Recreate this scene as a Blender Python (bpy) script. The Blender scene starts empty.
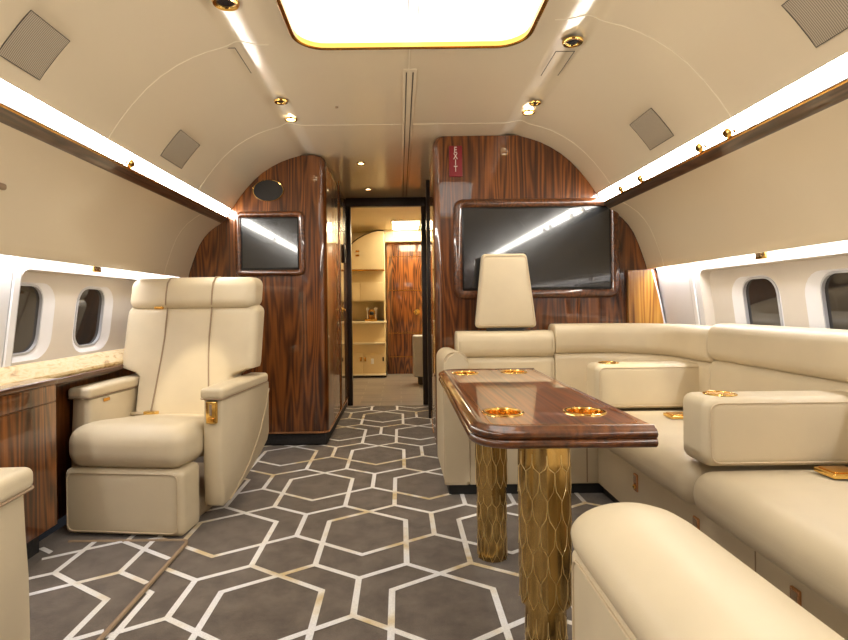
import bpy, bmesh, math, random
from mathutils import Vector, Matrix
random.seed(4)
PI = math.pi
scn = bpy.context.scene
COL = scn.collection
XC = 0.04            # cabin centre line
CZ = 2.205           # ceiling height

# ------------------------------------------------------------------ materials
def lk(nt, a, b): nt.links.new(a, b)

def base_mat(name):
    m = bpy.data.materials.new(name); m.use_nodes = True
    nt = m.node_tree
    b = nt.nodes['Principled BSDF']
    return m, nt, b

def setp(b, **k):
    for n, v in k.items():
        n = n.replace('_', ' ')
        b.inputs[n].default_value = v

def coords(nt, scale=(1, 1, 1), rot=(0, 0, 0)):
    tc = nt.nodes.new('ShaderNodeTexCoord'); mp = nt.nodes.new('ShaderNodeMapping')
    mp.inputs['Scale'].default_value = scale; mp.inputs['Rotation'].default_value = rot
    lk(nt, tc.outputs['Object'], mp.inputs['Vector'])
    return mp.outputs['Vector']

def noise(nt, vec, scale, detail=3, rough=.5, dist=0):
    n = nt.nodes.new('ShaderNodeTexNoise')
    n.inputs['Scale'].default_value = scale; n.inputs['Detail'].default_value = detail
    n.inputs['Roughness'].default_value = rough; n.inputs['Distortion'].default_value = dist
    lk(nt, vec, n.inputs['Vector'])
    return n.outputs['Fac']

def ramp(nt, fac, stops):
    r = nt.nodes.new('ShaderNodeValToRGB')
    e = r.color_ramp.elements
    while len(e) < len(stops): e.new(.5)
    for el, (p, c) in zip(e, stops):
        el.position = p; el.color = (*c, 1)
    lk(nt, fac, r.inputs['Fac'])
    return r.outputs['Color']

def bump(nt, b, h, strength=.1, dist=.002):
    n = nt.nodes.new('ShaderNodeBump')
    n.inputs['Strength'].default_value = strength; n.inputs['Distance'].default_value = dist
    lk(nt, h, n.inputs['Height']); lk(nt, n.outputs['Normal'], b.inputs['Normal'])

def mix(nt, fac, a, c, mode='MIX'):
    n = nt.nodes.new('ShaderNodeMix'); n.data_type = 'RGBA'; n.blend_type = mode
    if isinstance(fac, float): n.inputs[0].default_value = fac
    else: lk(nt, fac, n.inputs[0])
    for i, v in ((6, a), (7, c)):
        if isinstance(v, tuple): n.inputs[i].default_value = (*v, 1)
        else: lk(nt, v, n.inputs[i])
    return n.outputs[2]

def plain(name, col, rough=.5, metal=0., var=.06, vscale=6., coat=0., spec=.5):
    m, nt, b = base_mat(name)
    v = coords(nt)
    n = noise(nt, v, vscale, 3)
    c = ramp(nt, n, [(.3, tuple(x*(1-var) for x in col)), (.7, tuple(min(1, x*(1+var)) for x in col))])
    lk(nt, c, b.inputs['Base Color'])
    setp(b, Roughness=rough, Metallic=metal, Coat_Weight=coat, Coat_Roughness=.05, Specular_IOR_Level=spec)
    return m

def leather(name, col):
    m, nt, b = base_mat(name)
    v = coords(nt)
    c = ramp(nt, noise(nt, v, 5, 3), [(.3, tuple(x*.95 for x in col)), (.7, tuple(x*1.04 for x in col))])
    lk(nt, c, b.inputs['Base Color'])
    vo = nt.nodes.new('ShaderNodeTexVoronoi'); vo.inputs['Scale'].default_value = 420
    lk(nt, v, vo.inputs['Vector'])
    bump(nt, b, vo.outputs['Distance'], .12, .001)
    setp(b, Roughness=.40, Specular_IOR_Level=.5)
    return m

def wood(name, scale=(1, 1, 1), rot=(0, 0, 0), dark=(.030, .010, .0035), mid=(.125, .043, .012), light=(.26, .098, .028), coat=1., bands=5., fig=.26, stretch=.42):
    """grain runs along the local Z of the mapped coordinates"""
    m, nt, b = base_mat(name)
    v = coords(nt, (scale[0], scale[1], scale[2]), rot)
    def mp(sx, sy, sz):
        q = nt.nodes.new('ShaderNodeMapping'); q.inputs['Scale'].default_value = (sx, sy, sz)
        lk(nt, v, q.inputs['Vector']); return q.outputs['Vector']
    # cathedral figure: contour lines of a stretched noise
    n = noise(nt, mp(4.4, 4.4, stretch), 1.25, 2.2, .5, .1)
    mu = nt.nodes.new('ShaderNodeMath'); mu.operation = 'MULTIPLY'; mu.inputs[1].default_value = 18*bands
    lk(nt, n, mu.inputs[0])
    sn = nt.nodes.new('ShaderNodeMath'); sn.operation = 'SINE'; lk(nt, mu.outputs[0], sn.inputs[0])
    ma = nt.nodes.new('ShaderNodeMath'); ma.operation = 'MULTIPLY_ADD'; ma.inputs[1].default_value = .5; ma.inputs[2].default_value = .5
    lk(nt, sn.outputs[0], ma.inputs[0])
    fine = noise(nt, mp(75, 75, 1.1), 1, 4, .7)
    mx = nt.nodes.new('ShaderNodeMix'); mx.data_type = 'FLOAT'; mx.inputs[0].default_value = 1-fig
    lk(nt, ma.outputs[0], mx.inputs[2]); lk(nt, fine, mx.inputs[3])
    c1 = ramp(nt, mx.outputs[0], [(.28, dark), (.46, mid), (.72, light)])
    c3 = ramp(nt, noise(nt, mp(6, 6, .4), 1, 2), [(.35, (.55, .5, .46)), (.62, (1.0, 1.0, 1.0))])
    lk(nt, mix(nt, 1., c1, c3, 'MULTIPLY'), b.inputs['Base Color'])
    setp(b, Roughness=.28, Coat_Weight=coat, Coat_Roughness=.02, Specular_IOR_Level=.4)
    return m

def metal(name, col, rough=.15, scales=False):
    m, nt, b = base_mat(name)
    v = coords(nt)
    c = ramp(nt, noise(nt, v, 30, 2), [(.3, tuple(x*.92 for x in col)), (.7, col)])
    lk(nt, c, b.inputs['Base Color'])
    setp(b, Metallic=1., Roughness=rough)
    return m

def emit(name, col, strength):
    m, nt, b = base_mat(name)
    setp(b, Base_Color=(.8, .8, .8, 1), Emission_Color=(*col, 1), Emission_Strength=strength)
    m.cycles.emission_sampling = 'FRONT_BACK'
    return m

M = {}
M['leather'] = leather('cream_leather', (.60, .505, .348))
M['piping'] = plain('cream_piping', (.56, .45, .30), .45)
M['seam'] = plain('brown_seam', (.30, .21, .13), .6)
M['ceiling'] = plain('ceiling_panel_cream', (.72, .615, .44), .34, var=.02, vscale=2, coat=1.)
M['ceiling'].node_tree.nodes['Principled BSDF'].inputs['Coat Roughness'].default_value = .17
M['seamline'] = plain('panel_joint', (.80, .72, .56), .4)
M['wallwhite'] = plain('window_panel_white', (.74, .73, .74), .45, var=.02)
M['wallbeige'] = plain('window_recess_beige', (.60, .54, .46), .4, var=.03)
M['trimwhite'] = plain('white_trim', (.84, .84, .86), .4, var=.02)
M['wood'] = wood('walnut_gloss', (1, 1, 1), dark=(.032, .009, .0022), mid=(.125, .036, .0070), light=(.27, .088, .017))
M['wood_side'] = wood('walnut_gloss_side', (1, 1, 1), dark=(.030, .008, .0022), mid=(.115, .034, .0075), light=(.24, .080, .017))
M['wood_table'] = wood('walnut_table', (1, 1, 1), rot=(PI/2, 0, math.radians(18)), dark=(.050, .014, .004), mid=(.20, .052, .008), light=(.35, .105, .018), bands=6, fig=.22, stretch=.15)
M['wood_mould'] = wood('walnut_moulding', (1, 1, 1), rot=(PI/2, 0, 0), dark=(.035, .010, .003), mid=(.105, .029, .006), light=(.18, .054, .011), bands=4, fig=.2, stretch=.2)
M['wood_galley'] = wood('rosewood_gloss', (1, 1, 1), dark=(.030, .009, .003), mid=(.16, .050, .012), light=(.32, .115, .026), bands=6, fig=.32)
M['wood_glow'] = wood('amber_lit_wood', (1, 1, 1), dark=(.14, .045, .006), mid=(.46, .19, .025), light=(.66, .34, .06), bands=5)  # lit wood: the yellow light is put into the grain colours
M['valance'] = wood('valance_walnut', (1, 1, 1), rot=(PI/2, 0, 0), dark=(.05, .025, .013), mid=(.12, .06, .032), light=(.2, .11, .06), bands=6)
M['dark'] = plain('dark_bronze', (.022, .013, .009), .3)
M['kick'] = plain('dark_carpet_kick', (.022, .020, .020), .9, var=.3, vscale=80)
M['black'] = plain('matt_black', (.012, .012, .012), .6)
M['slot'] = plain('dark_slot', (.05, .04, .03), .8)
M['gold'] = metal('polished_gold', (.90, .58, .17), .16)
M['golddeep'] = metal('amber_gold', (.80, .42, .09), .22)
M['copper'] = metal('rose_gold_strip', (.80, .42, .22), .25)
M['amber'] = metal('amber_liner', (.62, .32, .07), .38)
M['chrome'] = metal('polished_steel', (.8, .8, .82), .15)
M['screen'] = plain('screen_glass', (.012, .014, .017), .17, var=.02, coat=1., spec=.6)
M['bezel'] = plain('screen_bezel', (.008, .008, .009), .25)
M['glass'] = plain('dark_window_glass', (.030, .026, .023), .06, var=.2, vscale=3, coat=.6)
M['windowrim'] = plain('window_rim_grey', (.45, .45, .47), .35)
M['red'] = plain('sign_red', (.20, .006, .012), .45, var=.05)
M['letter'] = plain('sign_lettering', (.72, .66, .58), .5)
M['galley'] = plain('galley_cream', (.74, .60, .36), .4, var=.03)
M['galleyceil'] = plain('galley_ceiling', (.72, .61, .42), .5, var=.02)
M['cream'] = plain('cream_shelf', (.66, .58, .43), .35)
M['honey'] = None
M['led'] = emit('cove_led', (1.0, .955, .87), 22.0)
M['led2'] = emit('window_cove_led', (.94, .95, 1.0), 26.0)
M['panel_led'] = emit('ceiling_light_diffuser', (1.0, .96, .88), 1.5)
M['bulb'] = emit('downlight_bulb', (1.0, .88, .66), 7.0)
M['galley_led'] = emit('galley_light_diffuser', (1.0, .84, .55), 17.0)

# honey coloured polished ledge strip
def honey():
    m, nt, b = base_mat('honey_onyx')
    v = coords(nt, (3, 1.2, 3))
    c = ramp(nt, noise(nt, v, 9, 5, .6, 1.2), [(.30, (.26, .14, .04)), (.42, (.48, .33, .14)), (.56, (.54, .42, .23)), (.72, (.42, .27, .09))])
    lk(nt, c, b.inputs['Base Color'])
    setp(b, Roughness=.5, Coat_Weight=.0, Specular_IOR_Level=.3)
    return m
M['honey'] = honey()

# carpet pile
def carpet():
    m, nt, b = base_mat('taupe_carpet')
    v = coords(nt)
    c = ramp(nt, noise(nt, v, 9, 5, .65), [(.32, (.095, .073, .057)), (.68, (.175, .140, .112))])
    f = ramp(nt, noise(nt, v, 260, 2), [(.25, (.7, .7, .7)), (.75, (1.1, 1.1, 1.1))])
    lk(nt, mix(nt, 1., c, f, 'MULTIPLY'), b.inputs['Base Color'])
    bump(nt, b, noise(nt, v, 300, 2), .5, .003)
    setp(b, Roughness=.95, Sheen_Weight=.25, Specular_IOR_Level=.15)
    return m
M['carpet'] = carpet()
def inlay():
    m, nt, b = base_mat('carpet_inlay')
    v = coords(nt)
    c = ramp(nt, noise(nt, v, 2.6, 3, .6), [(.40, (.78, .77, .78)), (.52, (.78, .75, .70)), (.62, (.62, .48, .26)), (.70, (.78, .74, .68))])
    f = ramp(nt, noise(nt, v, 240, 2), [(.25, (.8, .8, .8)), (.75, (1.05, 1.05, 1.05))])
    lk(nt, mix(nt, 1., c, f, 'MULTIPLY'), b.inputs['Base Color'])
    setp(b, Roughness=.8)
    return m
M['inlay'] = inlay()
# grey plank tiles of the galley
def planks():
    m, nt, b = base_mat('grey_planks')
    v = coords(nt)
    br = nt.nodes.new('ShaderNodeTexBrick')
    br.inputs['Scale'].default_value = 1.0
    br.inputs['Brick Width'].default_value = .45; br.inputs['Row Height'].default_value = .15
    br.inputs['Mortar Size'].default_value = .004
    br.inputs['Color1'].default_value = (.16, .14, .125, 1); br.inputs['Color2'].default_value = (.22, .19, .17, 1)
    br.inputs['Mortar'].default_value = (.30, .26, .22, 1)
    lk(nt, v, br.inputs['Vector']); lk(nt, br.outputs['Color'], b.inputs['Base Color'])
    setp(b, Roughness=.35)
    return m
M['planks'] = planks()
# striped speaker / air grille
def grille():
    m, nt, b = base_mat('perforated_grille')
    v = coords(nt)
    w = nt.nodes.new('ShaderNodeTexWave'); w.bands_direction = 'Y'; w.inputs['Scale'].default_value = 45
    lk(nt, v, w.inputs['Vector'])
    c = ramp(nt, w.outputs['Fac'], [(.3, (.24, .20, .15)), (.7, (.50, .43, .32))])
    lk(nt, c, b.inputs['Base Color']); setp(b, Roughness=.6)
    return m
M['grille'] = grille()

# ------------------------------------------------------------------ mesh helpers
def add(bm, verts, faces):
    vs = [bm.verts.new(v) for v in verts]
    for f in faces:
        try: bm.faces.new([vs[i] for i in f])
        except ValueError: pass
    return vs

def rb(bm, x0, x1, y0, y1, z0, z1, r=.02, bulge=(0, 0, 0), n=6, k=3, warp=None):
    """rounded (and optionally puffed) box"""
    lo = (x0, y0, z0); hi = (x1, y1, z1)
    c = [(a+b)/2 for a, b in zip(lo, hi)]; h = [abs(b-a)/2 for a, b in zip(lo, hi)]
    r = min([r]+[q*.999 for q in h])
    ax = []
    for q in h:
        a = [-q + r*i/k for i in range(k)]
        inner = q-r
        m = [(-inner + 2*inner*i/n) for i in range(n+1)]
        ax.append(a+m+[-t for t in reversed(a)])
    key = {}
    def vert(p):
        kk = tuple(round(t, 7) for t in p)
        if kk in key: return key[kk]
        inn = [max(-(h[i]-r), min(h[i]-r, p[i])) for i in range(3)]
        d = Vector([p[i]-inn[i] for i in range(3)])
        L = d.length
        q = Vector(inn) + (d/L*r if L > 1e-9 else d)
        for i in range(3):
            if bulge[i]:
                j, l = [t for t in range(3) if t != i]
                s = q[i]/h[i]
                q[i] += bulge[i]*s*max(0, 1-(q[j]/h[j])**2)*max(0, 1-(q[l]/h[l])**2)
        q = q+Vector(c)
        if warp: q = Vector(warp(q))
        key[kk] = bm.verts.new(q)
        return key[kk]
    for a in range(3):
        b_, c_ = [(1, 2), (2, 0), (0, 1)][a]
        for s in (-1, 1):
            for i in range(len(ax[b_])-1):
                for j in range(len(ax[c_])-1):
                    quad = []
                    for (ii, jj) in ((i, j), (i+1, j), (i+1, j+1), (i, j+1)):
                        p = [0, 0, 0]; p[a] = s*h[a]; p[b_] = ax[b_][ii]; p[c_] = ax[c_][jj]
                        quad.append(vert(p))
                    if s < 0: quad.reverse()
                    if len(set(quad)) == 4: bm.faces.new(quad)
    return bm

def BM(): return bmesh.new()

def box(bm, x0, x1, y0, y1, z0, z1, bev=0):
    if bev: return rb(bm, x0, x1, y0, y1, z0, z1, bev, n=1, k=2)
    v = [(x, y, z) for z in (z0, z1) for y in (y0, y1) for x in (x0, x1)]
    add(bm, v, [(0, 2, 3, 1), (4, 5, 7, 6), (0, 1, 5, 4), (2, 6, 7, 3), (0, 4, 6, 2), (1, 3, 7, 5)])
    return bm

def loft(bm, secs, closed=False, caps=False):
    """secs: lists of points; quads between successive sections"""
    rows = [[bm.verts.new(p) for p in s] for s in secs]
    n = len(rows[0])
    for a, b in zip(rows[:-1], rows[1:]):
        for i in range(n if closed else n-1):
            j = (i+1) % n
            bm.faces.new((a[i], a[j], b[j], b[i]))
    if caps:
        bm.faces.new(list(reversed(rows[0]))); bm.faces.new(rows[-1])
    return bm

def prism(bm, pts, f0, f1):
    """closed outline lofted between two mapping functions"""
    return loft(bm, [[f0(p) for p in pts], [f1(p) for p in pts]], True, True)

def tube(bm, path, r, n=8, closed=False):
    path = [Vector(p) for p in path]
    rings = []
    up = None
    N = len(path)
    for i, p in enumerate(path):
        if closed: t = (path[(i+1) % N]-path[i-1]).normalized()
        else: t = (path[min(i+1, N-1)]-path[max(i-1, 0)]).normalized()
        if up is None:
            up = Vector((0, 0, 1)) if abs(t.z) < .9 else Vector((1, 0, 0))
        s = t.cross(up).normalized(); up = s.cross(t).normalized()
        rings.append([p + s*math.cos(2*PI*k/n)*r + up*math.sin(2*PI*k/n)*r for k in range(n)])
    if closed: rings.append(rings[0])
    loft(bm, rings, True, not closed)
    if closed: bmesh.ops.remove_doubles(bm, verts=bm.verts, dist=1e-6)
    return bm

def lathe(bm, prof, c=(0, 0, 0), n=32, ex=1., ey=1., M4=None):
    secs = []
    for k in range(n+1):
        a = 2*PI*k/n
        s = []
        for r, z in prof:
            p = Vector((r*math.cos(a)*ex, r*math.sin(a)*ey, z))
            if M4: p = M4 @ p
            s.append(p+Vector(c))
        secs.append(s)
    loft(bm, secs)
    bmesh.ops.remove_doubles(bm, verts=bm.verts, dist=1e-6)
    return bm

def rrect(x0, x1, y0, y1, r, n=6):
    pts = []
    rs = r if isinstance(r, (list, tuple)) else (r,)*4
    for (cx, cy, a0, q) in ((x1-rs[0], y0+rs[0], -90, rs[0]), (x1-rs[1], y1-rs[1], 0, rs[1]), (x0+rs[2], y1-rs[2], 90, rs[2]), (x0+rs[3], y0+rs[3], 180, rs[3])):
        for i in range(n+1):
            a = math.radians(a0+90*i/n)
            pts.append((cx+q*math.cos(a), cy+q*math.sin(a)))
    return pts

def fill(bm, loops, f=lambda p: (p[0], p[1], 0), up=(0, 0, 1)):
    es = []
    for L in loops:
        vs = [bm.verts.new(f(p)) for p in L]
        for i in range(len(vs)): es.append(bm.edges.new((vs[i], vs[(i+1) % len(vs)])))
    r = bmesh.ops.triangle_fill(bm, use_beauty=True, use_dissolve=False, edges=es)
    for g in r['geom']:
        if isinstance(g, bmesh.types.BMFace):
            if g.normal.dot(Vector(up)) < 0: g.normal_flip()
    return bm

def sweep(bm, path, prof, closed=False, caps=True):
    """path: (x,y); prof: closed outline of (offset to the right of travel, z)"""
    N = len(path); secs = []
    for i, p in enumerate(path):
        a = Vector(path[i-1]) if (i > 0 or closed) else None
        b = Vector(path[(i+1) % N]) if (i < N-1 or closed) else None
        p = Vector(p)
        ds = []
        if a is not None and (p-a).length > 1e-7: ds.append((p-a).normalized())
        if b is not None and (b-p).length > 1e-7: ds.append((b-p).normalized())
        d = sum(ds, Vector((0, 0))).normalized()
        nrm = Vector((d.y, -d.x)); sc = 1.
        if len(ds) == 2: sc = 1/max(.4, nrm.dot(Vector((ds[0].y, -ds[0].x))))
        secs.append([(p.x+nrm.x*o*sc, p.y+nrm.y*o*sc, z) for o, z in prof])
    if closed: secs.append(secs[0])
    loft(bm, secs, True, caps and not closed)
    if closed: bmesh.ops.remove_doubles(bm, verts=bm.verts, dist=1e-6)
    return bm

def arc(cx, cy, r, a0, a1, n=8):
    return [(cx+r*math.cos(math.radians(a0+(a1-a0)*i/n)), cy+r*math.sin(math.radians(a0+(a1-a0)*i/n))) for i in range(n+1)]

def obj(name, bm, mat, parent=None, smooth=35, norm=True, move=True):
    if norm: bmesh.ops.recalc_face_normals(bm, faces=bm.faces)
    me = bpy.data.meshes.new(name)
    if parent is None and move and len(bm.verts):
        xs = [v.co for v in bm.verts]
        o0 = Vector(((min(v.x for v in xs)+max(v.x for v in xs))/2, (min(v.y for v in xs)+max(v.y for v in xs))/2, min(v.z for v in xs)))
    else: o0 = Vector((0, 0, 0))
    if parent is not None:
        off = Vector((0, 0, 0)); q = parent
        while q is not None: off += q.location; q = q.parent
        bmesh.ops.translate(bm, verts=bm.verts, vec=-off)
    else: bmesh.ops.translate(bm, verts=bm.verts, vec=-o0)
    bm.to_mesh(me); bm.free()
    for m in (mat if isinstance(mat, list) else [mat]): me.materials.append(m)
    if smooth:
        me.polygons.foreach_set('use_smooth', [True]*len(me.polygons))
        me.set_sharp_from_angle(angle=math.radians(smooth))
    o = bpy.data.objects.new(name, me); COL.objects.link(o)
    o.location = o0 if parent is None else (0, 0, 0)
    if parent is not None: o.parent = parent
    return o

def thing(name, label, cat, loc=(0, 0, 0), group=None):
    o = bpy.data.objects.new(name, None); COL.objects.link(o)
    o.location = loc; o.empty_display_size = .1
    o['label'] = label; o['category'] = cat
    if group: o['group'] = group
    return o
def tag(o, label, cat, group=None):
    o['label'] = label; o['category'] = cat
    if group: o['group'] = group
    return o
def struct(name, bm, mat, **k):
    o = obj(name, bm, mat, None, move=False, **k); o['kind'] = 'structure'
    return o
def copy_tree(o, parent=None):
    c = o.copy(); COL.objects.link(c); c.parent = parent
    for ch in list(o.children): copy_tree(ch, c)
    return c
def lab(o, text): o['label'] = text; return o

# ------------------------------------------------------------------ cabin section
GR = [(.635, CZ), (.645, CZ+.0007), (.655, CZ+.0023), (.670, CZ+.0052), (.685, CZ+.0083), (.700, CZ+.0115), (.715, CZ+.0148), (.727, CZ+.0168), (.738, CZ+.0166), (.750, CZ+.013), (.765, CZ+.006), (.778, CZ-.001)]     # channel added and shaped to mirror the cove strips as streaks; downlights sit in it
CEIL = [(.60, CZ)]+GR+[(.80, CZ-.009), (.87, CZ-.028), (.93, CZ-.050), (1.0, CZ-.085), (1.07, CZ-.130), (1.135, CZ-.185),
        (1.20, CZ-.255), (1.255, CZ-.325), (1.292, CZ-.380), (1.308, CZ-.405)]
OVER = [(1.385, 1.695), (1.43, 1.668), (1.48, 1.63), (1.52, 1.585), (1.555, 1.53), (1.585, 1.46), (1.61, 1.39), (1.63, 1.33), (1.64, 1.288), (1.647, 1.283), (1.652, 1.288), (1.655, 1.335)]
WALLP = [(1.692, 1.335), (1.700, 1.30), (1.712, 1.255), (1.775, .765), (1.778, .70), (1.778, .40), (1.778, 0)]
Y0, Y1, YF = -2.4, 4.09, 5.77       # cabin rear, left bulkhead, galley doorway
YR = 3.67                           # right bulkhead

def hull(z):
    """half width available below ceiling and side panels at height z"""
    pts = CEIL+[(1.335, 1.737)]+OVER[:9]+[(1.690, 1.287)]+WALLP[2:]
    for (a, za), (b, zb) in zip(pts[:-1], pts[1:]):
        if zb <= z <= za and za != zb:
            t = (z-za)/(zb-za); return a+(b-a)*t
    return .6 if z > 2.2 else 1.7

# floor with hexagon inlay -------------------------------------------------------
def clip(p, q, x0, x1, y0, y1):
    t0, t1 = 0., 1.; dx, dy = q[0]-p[0], q[1]-p[1]
    for d, s in ((-dx, p[0]-x0), (dx, x1-p[0]), (-dy, p[1]-y0), (dy, y1-p[1])):
        if abs(d) < 1e-9:
            if s < 0: return None
        else:
            t = s/d
            if d < 0: t0 = max(t0, t)
            else: t1 = min(t1, t)
    if t0 >= t1: return None
    return (p[0]+dx*t0, p[1]+dy*t0), (p[0]+dx*t1, p[1]+dy*t1)
K = .939
SEG = []
for s in (-1, 1):
    SEG += [((0, .255), (s*.187, .130)), ((s*.187, .130), (s*.187, -.345)), ((0, -.255), (s*.187, -.13)), ((s*.187, -.13), (s*.3175, -.045)), ((0, .255), (s*.1305, .345))]
SEG += [((.3175, -.045), (.3175, .225)), ((.3175, .225), (.1305, .345)), ((.3175, .225), (.5045, .345))]
def inlay_pattern(bm, x0, x1, y0, y1, z, ox=.145, oy=1.884, mi=1):
    for j in range(-8, 9):
        for i in range(-5, 6):
            cx = ox+i*.635+(j % 2)*.3175; cy = oy+j*.69*K
            for p, q in SEG:
                r = clip((cx+p[0], cy+p[1]*K), (cx+q[0], cy+q[1]*K), x0, x1, y0, y1)
                if not r: continue
                p2, q2 = Vector(r[0]), Vector(r[1]); d = (q2-p2)
                if d.length < .004: continue
                d.normalize(); n = Vector((-d.y, d.x))*.0118; e = d*.006
                a, b = p2-e, q2+e
                zz = z+random.random()*.0012
                vs = [bm.verts.new((c.x, c.y, zz)) for c in (a-n, b-n, b+n, a+n)]
                f = bm.faces.new(vs); f.material_index = mi
    return bm
b = BM()
add(b, [(-1.66, Y0, 0), (1.74, Y0, 0), (1.74, 5.70, 0), (-1.66, 5.70, 0)], [(0, 1, 2, 3)])
inlay_pattern(b, -1.6, 1.55, -.8, 5.66, .0016)
struct('floor', b, [M['carpet'], M['inlay']], norm=False, smooth=0)
b = BM(); box(b, -1.3, 1.5, 5.70, 8.6, -.03, .0)
struct('floor_galley', b, M['planks'], smooth=0)

# rug with bound edge under the near left seat
t = thing('rug', 'taupe rug with hexagon inlay and bound edge, beside the left side cabinet', 'rug', (-1.24, 1.6, 0))
b = BM(); box(b, -1.515, -.975, .55, 2.425, .0018, .012)
for f in b.faces: f.material_index = 0
inlay_pattern(b, -1.51, -.98, .6, 2.42, .0128, ox=.015, oy=1.82)
obj('pile', b, [M['carpet'], M['inlay']], t, norm=False, smooth=0)
b = BM(); tube(b, [(-.965, .55, .010), (-.965, 2.40, .010), (-.972, 2.425, .010), (-.99, 2.434, .010), (-1.505, 2.434, .010)], .0085, 8)
lab(obj('binding', b, M['seam'], t), 'darker brown bound edge')

# ceiling --------------------------------------------------------------------------
HX0, HX1, HY0, HY1, HR = -.435, .560, .25, 2.37, .13
hole = rrect(HX0, HX1, HY0, HY1, HR, 8)
b = BM()
fill(b, [[(XC-.6, Y0), (XC+.6, Y0), (XC+.6, YF), (XC-.6, YF)], hole], lambda p: (p[0], p[1], CZ), (0, 0, -1))
NY = 14
for s in (-1, 1):
    secs = []
    ye = Y1+.03 if s < 0 else YR+.03
    for i in range(NY+1):
        y = Y0+(YF-Y0)*i/NY
        secs.append([(XC+s*x, y, z) for x, z in CEIL])
    loft(b, secs)
struct('ceiling', b, M['ceiling'], norm=False, smooth=60)

# ceiling light tray
t = thing('ceiling_light', 'large glowing ceiling light panel with rounded corners and gold rim', 'ceiling light', ((HX0+HX1)/2, (HY0+HY1)/2, CZ))
b = BM()
rim_in = [(x, y) for x, y in hole]
sweep(b, hole, [(-.008, CZ-.016), (-.003, CZ-.021), (.006, CZ-.021), (.011, CZ-.015), (.012, CZ-.001), (.004, CZ+.004), (-.008, CZ+.004)], closed=True)
lab(obj('rim', b, M['golddeep'], t), 'gold rim')
b = BM()
loft(b, [[(x, y, CZ+.004) for x, y in hole], [(x, y, CZ+.055) for x, y in hole]], True)
obj('tray_side', b, M['trimwhite'], t)
b = BM()
fill(b, [[(x, y) for x, y in hole]], lambda p: (p[0], p[1], CZ+.055), (0, 0, -1))
lab(obj('diffuser', b, M['panel_led'], t, norm=False), 'glowing white diffuser')
b = BM(); box(b, .030, .105, HY0+.01, HY1-.10, CZ+.030, CZ+.053, .006)
lab(obj('centre_rail', b, M['panel_led'], t), 'glowing translucent centre rail')
b = BM()
for x in (.045, .086): box(b, x, x+.004, HY0+.02, HY1-.11, CZ+.0285, CZ+.031)
box(b, HX0+.02, HX1-.02, 1.98, 1.985, CZ+.049, CZ+.053)
obj('groove', b, M['windowrim'], t)

# ceiling joints and centre channel
nt_ = 1
def trim(bm, mat, **k):
    global nt_
    o = struct('trim_%d' % nt_, bm, mat, **k); nt_ += 1
    return o
def ceiling_joint(y, bend=.0, w=.005, side=0):
    b = BM()
    pts = [(-x, z) for x, z in reversed(CEIL)]+[(x, z) for x, z in CEIL]
    if side: pts = [p for p in pts if p[0]*side > .0]
    sec = lambda yy, dz: [(XC+x, yy, z-dz) for x, z in pts]
    loft(b, [sec(y-w/2, -.001), sec(y-w/2, .0018), sec(y+w/2, .0018), sec(y+w/2, -.001)])
    return trim(b, M['seamline'], norm=False)
ceiling_joint(2.36, side=-1) ; ceiling_joint(2.18, side=1)
ceiling_joint(3.42); ceiling_joint(.2, side=-1); ceiling_joint(.2, side=1)
b = BM()
box(b, .030, .095, 2.62, 5.7, CZ-.004, CZ+.004, .0015)
trim(b, M['ceiling'])
b = BM()
for x in (.043, .076): box(b, x, x+.005, 2.65, 5.68, CZ-.0052, CZ-.003)
trim(b, M['slot'])
b = BM(); box(b, .055, .059, 2.40, 2.62, CZ-.002, CZ+.002); trim(b, M['seamline'])
for (x0, y0) in ((-.80, 2.38), (.72, 2.45)):
    b = BM()
    for dx in (0, .085): box(b, x0+dx, x0+dx+.003, y0, y0+.26, (CZ-.004), CZ-.002)
    for dx in (0, ): box(b, x0, x0+.088, y0, y0+.003, CZ-.004, CZ-.002)
    trim(b, M['slot'])

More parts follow.
